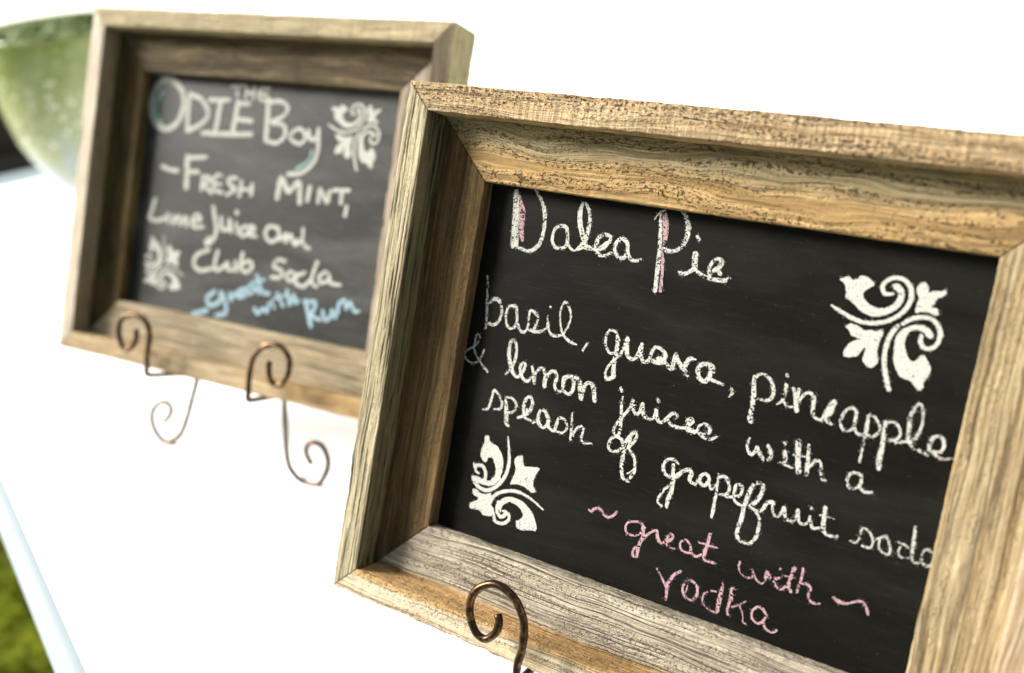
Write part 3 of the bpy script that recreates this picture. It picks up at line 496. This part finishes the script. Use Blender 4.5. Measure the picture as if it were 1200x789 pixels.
PARTNAME = {'ornament_tr': 'stencilled_scroll', 'ornament_bl': 'stencilled_scroll'}
def board(name, mat4, bi, label, group, outer, inner, slate_m, step):
    root = empty(name, mat4); tag(root, label, 'chalkboard sign', group)
    for i, s in enumerate('TLBR'):
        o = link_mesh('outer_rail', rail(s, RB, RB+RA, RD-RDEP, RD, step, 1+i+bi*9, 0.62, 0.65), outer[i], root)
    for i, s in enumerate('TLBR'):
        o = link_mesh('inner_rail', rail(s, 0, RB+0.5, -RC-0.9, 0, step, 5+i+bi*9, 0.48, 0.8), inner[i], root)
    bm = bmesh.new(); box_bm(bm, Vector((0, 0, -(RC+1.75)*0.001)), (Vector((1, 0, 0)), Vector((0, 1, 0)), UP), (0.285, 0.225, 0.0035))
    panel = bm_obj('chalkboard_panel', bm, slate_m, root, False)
    bm = bmesh.new(); box_bm(bm, Vector((0, 0, -(RC+5)*0.001)), (Vector((1, 0, 0)), Vector((0, 1, 0)), UP), (0.3255, 0.2655, 0.0022))
    bm_obj('backing_board', bm, M_BACK, root, False)
    for k, (b, nm, colr, items) in enumerate(CHALK):
        if b != bi: continue
        pn = PARTNAME.get(nm, {'white': 'white_lettering', 'pink': 'pink_lettering', 'teal': 'blue_lettering', 'blue': 'blue_lettering'}[colr])
        cell = 0.24 if bi == 0 else 0.36
        orn = nm.startswith('ornament')
        me = chalk_mesh(items, cell, 20+k, 0.34 if not orn else 0.26, (0.21 if bi == 0 else 0.40) if not orn else 0.60, bi)
        if colr == 'teal' or (colr == 'pink' and nm in ('d_pink', 'p_pink', 'pie_pink')): pn = 'coloured_shading'
        o = link_mesh(pn, me, CHALKS[colr], panel)
        if colr == 'pink' and nm.endswith('_pink') and nm != 'with_pink' or colr == 'teal': o.location.z += 0.0002
    return root

M_BACK = paint('backing_hardboard', (0.16, 0.11, 0.07), 0.8)
MAT0 = Matrix(((0.83764, 0.22607, -0.49725, 0.07653), (-0.54618, 0.35799, -0.75731, 0.39889), (0.0068, 0.90594, 0.42335, 0.20036), (0, 0, 0, 1)))
MAT1 = Matrix(((0.88601, 0.2063, -0.41525, -0.20809), (-0.46365, 0.38448, -0.79825, 0.74106), (-0.00502, 0.89979, 0.4363, 0.20261), (0, 0, 0, 1)))

def W_(name, light, mid, dark, **k):
    return wood(name, light, mid, dark, k.pop('warm', None), k.pop('warm_v', None), **k)
OLIVE_SHADE = (0.115, 0.095, 0.045)  # shade on the left rims' inner walls, painted in as dark olive
near_outer = [W_('near_top_rim_wood', (0.52, 0.39, 0.23), (0.42, 0.29, 0.155), (0.17, 0.115, 0.06), groove=0.3, pit=1.2, saw=0.4, seed=1.0, streak=0.8, bump=1.0, blotch=0.15),
              W_('near_left_rim_wood', (0.50, 0.44, 0.29), (0.38, 0.325, 0.20), (0.10, 0.085, 0.05), warm=OLIVE_SHADE, warm_v=(34.8, 33.6), wave_v=False, groove=1.0, pit=0.15, saw=0.1, seed=2.0, streak=1.25, bump=1.0, wave=0.4, blotch=0.15),
              W_('near_bottom_rim_wood', (0.62, 0.53, 0.38), (0.52, 0.42, 0.27), (0.22, 0.155, 0.09), warm=(0.44, 0.26, 0.09), warm_v=(38.0, 34.5), groove=0.4, pit=0.55, saw=0.2, seed=3.0, blotch=0.15, wave=0.5),
              W_('near_right_rim_wood', (0.50, 0.41, 0.29), (0.36, 0.25, 0.145), (0.18, 0.12, 0.06), groove=0.4, pit=0.3, saw=0.1, seed=4.0, blotch=0.3)]
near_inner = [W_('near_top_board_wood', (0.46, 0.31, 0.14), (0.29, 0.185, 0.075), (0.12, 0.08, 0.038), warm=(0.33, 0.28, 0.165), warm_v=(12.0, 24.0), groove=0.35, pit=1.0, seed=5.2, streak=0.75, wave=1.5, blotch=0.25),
              W_('near_left_board_shaded_wood', (0.165, 0.105, 0.045), (0.095, 0.060, 0.025), (0.045, 0.030, 0.013), groove=0.3, pit=0.3, seed=6.0, streak=0.9, wave=0.6, blotch=0.4),  # the left rim's shadow is deepened by this board's darker colour
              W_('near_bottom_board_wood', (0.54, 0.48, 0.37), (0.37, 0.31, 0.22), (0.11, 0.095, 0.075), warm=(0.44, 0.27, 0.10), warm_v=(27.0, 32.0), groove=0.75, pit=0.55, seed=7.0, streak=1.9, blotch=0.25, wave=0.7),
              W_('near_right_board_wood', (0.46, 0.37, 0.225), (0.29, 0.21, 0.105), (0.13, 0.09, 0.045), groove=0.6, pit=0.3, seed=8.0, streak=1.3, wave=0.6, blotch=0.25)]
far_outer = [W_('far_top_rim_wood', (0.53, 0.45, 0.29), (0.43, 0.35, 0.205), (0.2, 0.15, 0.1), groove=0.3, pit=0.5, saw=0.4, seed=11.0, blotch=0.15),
             W_('far_left_rim_wood', (0.72, 0.65, 0.54), (0.58, 0.50, 0.38), (0.22, 0.16, 0.1), warm=OLIVE_SHADE, warm_v=(34.8, 33.6), wave_v=False, groove=0.5, pit=0.2, saw=0.1, seed=12.0, blotch=0.15),
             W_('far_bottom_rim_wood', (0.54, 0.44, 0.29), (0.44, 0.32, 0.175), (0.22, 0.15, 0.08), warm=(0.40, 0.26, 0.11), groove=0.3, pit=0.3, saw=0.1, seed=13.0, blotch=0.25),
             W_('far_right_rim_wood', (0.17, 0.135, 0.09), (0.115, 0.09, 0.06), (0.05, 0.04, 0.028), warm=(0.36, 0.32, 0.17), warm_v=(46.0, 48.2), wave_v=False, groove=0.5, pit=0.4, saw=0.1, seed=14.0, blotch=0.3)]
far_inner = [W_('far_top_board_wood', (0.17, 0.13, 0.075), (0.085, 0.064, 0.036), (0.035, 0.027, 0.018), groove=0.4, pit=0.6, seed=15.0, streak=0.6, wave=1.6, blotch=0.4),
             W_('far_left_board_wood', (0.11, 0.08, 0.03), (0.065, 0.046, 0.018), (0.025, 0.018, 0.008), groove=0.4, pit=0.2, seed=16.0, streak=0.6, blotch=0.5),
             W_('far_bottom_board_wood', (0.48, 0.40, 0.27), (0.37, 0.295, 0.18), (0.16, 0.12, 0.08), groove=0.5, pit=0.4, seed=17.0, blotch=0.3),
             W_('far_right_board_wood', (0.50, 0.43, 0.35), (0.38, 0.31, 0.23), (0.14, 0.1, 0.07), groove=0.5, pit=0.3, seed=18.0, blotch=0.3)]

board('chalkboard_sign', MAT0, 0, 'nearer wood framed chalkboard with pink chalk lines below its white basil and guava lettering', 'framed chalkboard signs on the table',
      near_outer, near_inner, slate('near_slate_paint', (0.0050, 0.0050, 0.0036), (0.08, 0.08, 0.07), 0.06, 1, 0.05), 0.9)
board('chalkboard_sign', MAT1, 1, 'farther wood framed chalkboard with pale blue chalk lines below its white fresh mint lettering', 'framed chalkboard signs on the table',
      far_outer, far_inner, slate('far_slate_sheen_paint', (0.020, 0.021, 0.018), (0.16, 0.16, 0.15), 0.26, 2, 0.16), 1.6)  # reflected sheen painted in as a paler base and heavier smears

# ------------------------------------------------------------------ wire easels (in the board's own axes, mm)
def tube(name, P, r, mat, parent, cap=True):
    P = np.array(P, float); S = 14
    T = np.gradient(P, axis=0); T /= np.linalg.norm(T, axis=1)[:, None]+1e-9
    ref = np.array([0, 0, 1.0]) if abs(T[0][2]) < 0.9 else np.array([1.0, 0, 0])
    nrm = np.cross(T[0], ref); nrm /= np.linalg.norm(nrm)
    vs = []
    for i in range(len(P)):
        nrm = nrm-T[i]*(nrm@T[i]); nrm /= np.linalg.norm(nrm)+1e-9; bn = np.cross(T[i], nrm)
        rr = r*(1+0.05*float(vnoise(i*0.21, r, P[0][0])))
        for k in range(S):
            a = 2*math.pi*k/S; vs.append(P[i]+(nrm*math.cos(a)+bn*math.sin(a))*rr)
    q = [(i*S+k, i*S+(k+1) % S, (i+1)*S+(k+1) % S, (i+1)*S+k) for i in range(len(P)-1) for k in range(S)]
    base = len(vs)
    for e, ti in ((0, -1), (len(P)-1, 1)):
        c = P[e]+T[e]*ti*r*0.25; vs.append(c); ci = len(vs)-1
        for k in range(0, S, 2):
            f = (ci, e*S+k, e*S+(k+1) % S, e*S+(k+2) % S); q.append(f if ti > 0 else f[::-1])
    return link_mesh(name, np_mesh(name, np.array(vs)*0.001, q), mat, parent)

def smooth3(P, step=1.2):
    P = np.array(P, float); E = np.vstack([P[0]*2-P[1], P, P[-1]*2-P[-2]]); out = []
    for i in range(1, len(E)-2):
        p0, p1, p2, p3 = E[i-1:i+3]; m = max(2, int(np.linalg.norm(p2-p1)/step)); t = (np.arange(m)/m)[:, None]
        out.append(0.5*((2*p1)+(-p0+p2)*t+(2*p0-5*p1+4*p2-p3)*t*t+(-p0+3*p1-3*p2+p3)*t**3))
    out.append(P[-1][None]); return np.vstack(out)

ZF, ZB, YL = 32.4, -15.3-2.6, -151.2       # hook plane, leg plane, ledge height
HOOKL = [(-73.1,-115.6),(-71.9,-123.4),(-75.5,-131.3),(-81.5,-134.8),(-87.5,-130.5),(-91.9,-121.0),(-90.5,-110.5),(-80.6,-104.5),(-67.8,-105.6),(-60.2,-111.3),(-57.4,-120.9),(-57.9,-135.4),(-56.8,-142.5)]
HOOKR = [(65.9,-116.8),(66.7,-124.7),(69.9,-131.6),(76.2,-134.4),(81.5,-131.3),(85.1,-122.6),(84.2,-112.1),(76.5,-104.8),(66.4,-103.8),(57.0,-108.2),(50.7,-116.8),(48.9,-126.7),(48.9,-137.7),(49.8,-144.3)]
HOOKN = [(-58.9,-119.0),(-57.5,-123.1),(-58.5,-128.8),(-63.6,-134.2),(-69.7,-133.0),(-74.3,-127.0),(-76.2,-120.0),(-74.8,-112.5),(-69.0,-106.5),(-62.6,-104.1),(-55.6,-105.4),(-49.0,-109.5),(-44.4,-116.0),(-42.6,-122.9),(-42.1,-131.7),(-43.0,-139.6),(-42.7,-145.5)]
FOOTL = [(-48.0,-157.8),(-50.7,-173.8),(-53.9,-191.9),(-58.0,-205.0),(-67.7,-216.4),(-78.4,-216.9),(-88.4,-210.2),(-94.1,-200.3),(-92.3,-190.4),(-84.4,-183.7),(-76.3,-183.7),(-72.5,-189.0),(-75.3,-196.4),(-80.3,-200.9)]
FOOTR = [(47.1,-158.3),(51.6,-178.6),(55.9,-198.3),(61.0,-209.5),(71.3,-216.7),(83.1,-218.6),(92.3,-215.1),(97.1,-205.1),(97.0,-194.4),(90.0,-185.2),(80.8,-183.8),(75.0,-188.5),(75.8,-195.2),(82.1,-202.1)]
ROD = 2.2
def easel(mat4, label, hooks, group):
    root = empty('wire_easel', mat4); tag(root, label, 'easel', group)
    inv = mat4.inverted()
    def tb(x, y, zz=0.0):   # a point on the table, in board mm
        p = inv @ Vector((x, y, TT+zz)); return np.array(p)*1000
    apex = np.array([0, -8.0, ZB-1.5])
    for hook, foot in zip(hooks, (FOOTL, FOOTR)):
        hx, hy = hook[-1]; fx, fy = foot[0]
        front = [(x, y, ZF) for x, y in hook]
        # bend under the frame and run back to the leg
        bend = [(hx+(fx-hx)*0.02, YL+2.2, ZF-0.2), (hx+(fx-hx)*0.10, YL, ZF-3.5), (hx+(fx-hx)*0.5, YL, (ZF+ZB)/2), (fx, YL-0.3, ZB+5), (fx, YL-1.6, ZB+1.2)]
        leg = [(x, y, ZB) for x, y in foot]
        tube('scroll_rod', smooth3(front+bend+leg), ROD, M_ROD, root)
        # upright behind the frame, leaning in to the top of the easel
        tube('upright', smooth3([(fx, YL+0.6, ZB-0.6), (fx*0.92, -120, ZB-1), (fx*0.5, -50, ZB-1.5), (apex[0]+np.sign(fx)*2.3, apex[1], apex[2]), (apex[0]+np.sign(fx)*2.3, apex[1]+12, apex[2])]), ROD, M_ROD, root)
    tube('cross_bar', smooth3([(-40, -100, ZB-4.0), (0, -99, ZB-4.0), (40, -100, ZB-4.0)]), ROD*0.9, M_ROD, root)
    # rear leg down to the table behind
    wp = mat4 @ Vector(apex*0.001); back = (mat4.to_3x3() @ Vector((0, 0, -1))); back.z = 0; back.normalize()
    foot = Vector((wp.x, wp.y, 0))+back*0.125
    f = tb(foot.x, foot.y, 0.0022)
    tube('rear_leg', smooth3([apex+np.array([0, 2, -4.0]), apex*0.5+f*0.5+np.array([0, 0, -5.0]), f]), ROD, M_ROD, root)

easel(MAT0, 'bronzed wire easel holding the nearer chalkboard with the pink chalk lines', (HOOKN, [(21.0-x, y) for x, y in HOOKN]), 'wire easels under the chalkboard signs')
easel(MAT1, 'bronzed wire easel with scrolled feet holding the farther chalkboard with the blue chalk lines', (HOOKL, HOOKR), 'wire easels under the chalkboard signs')
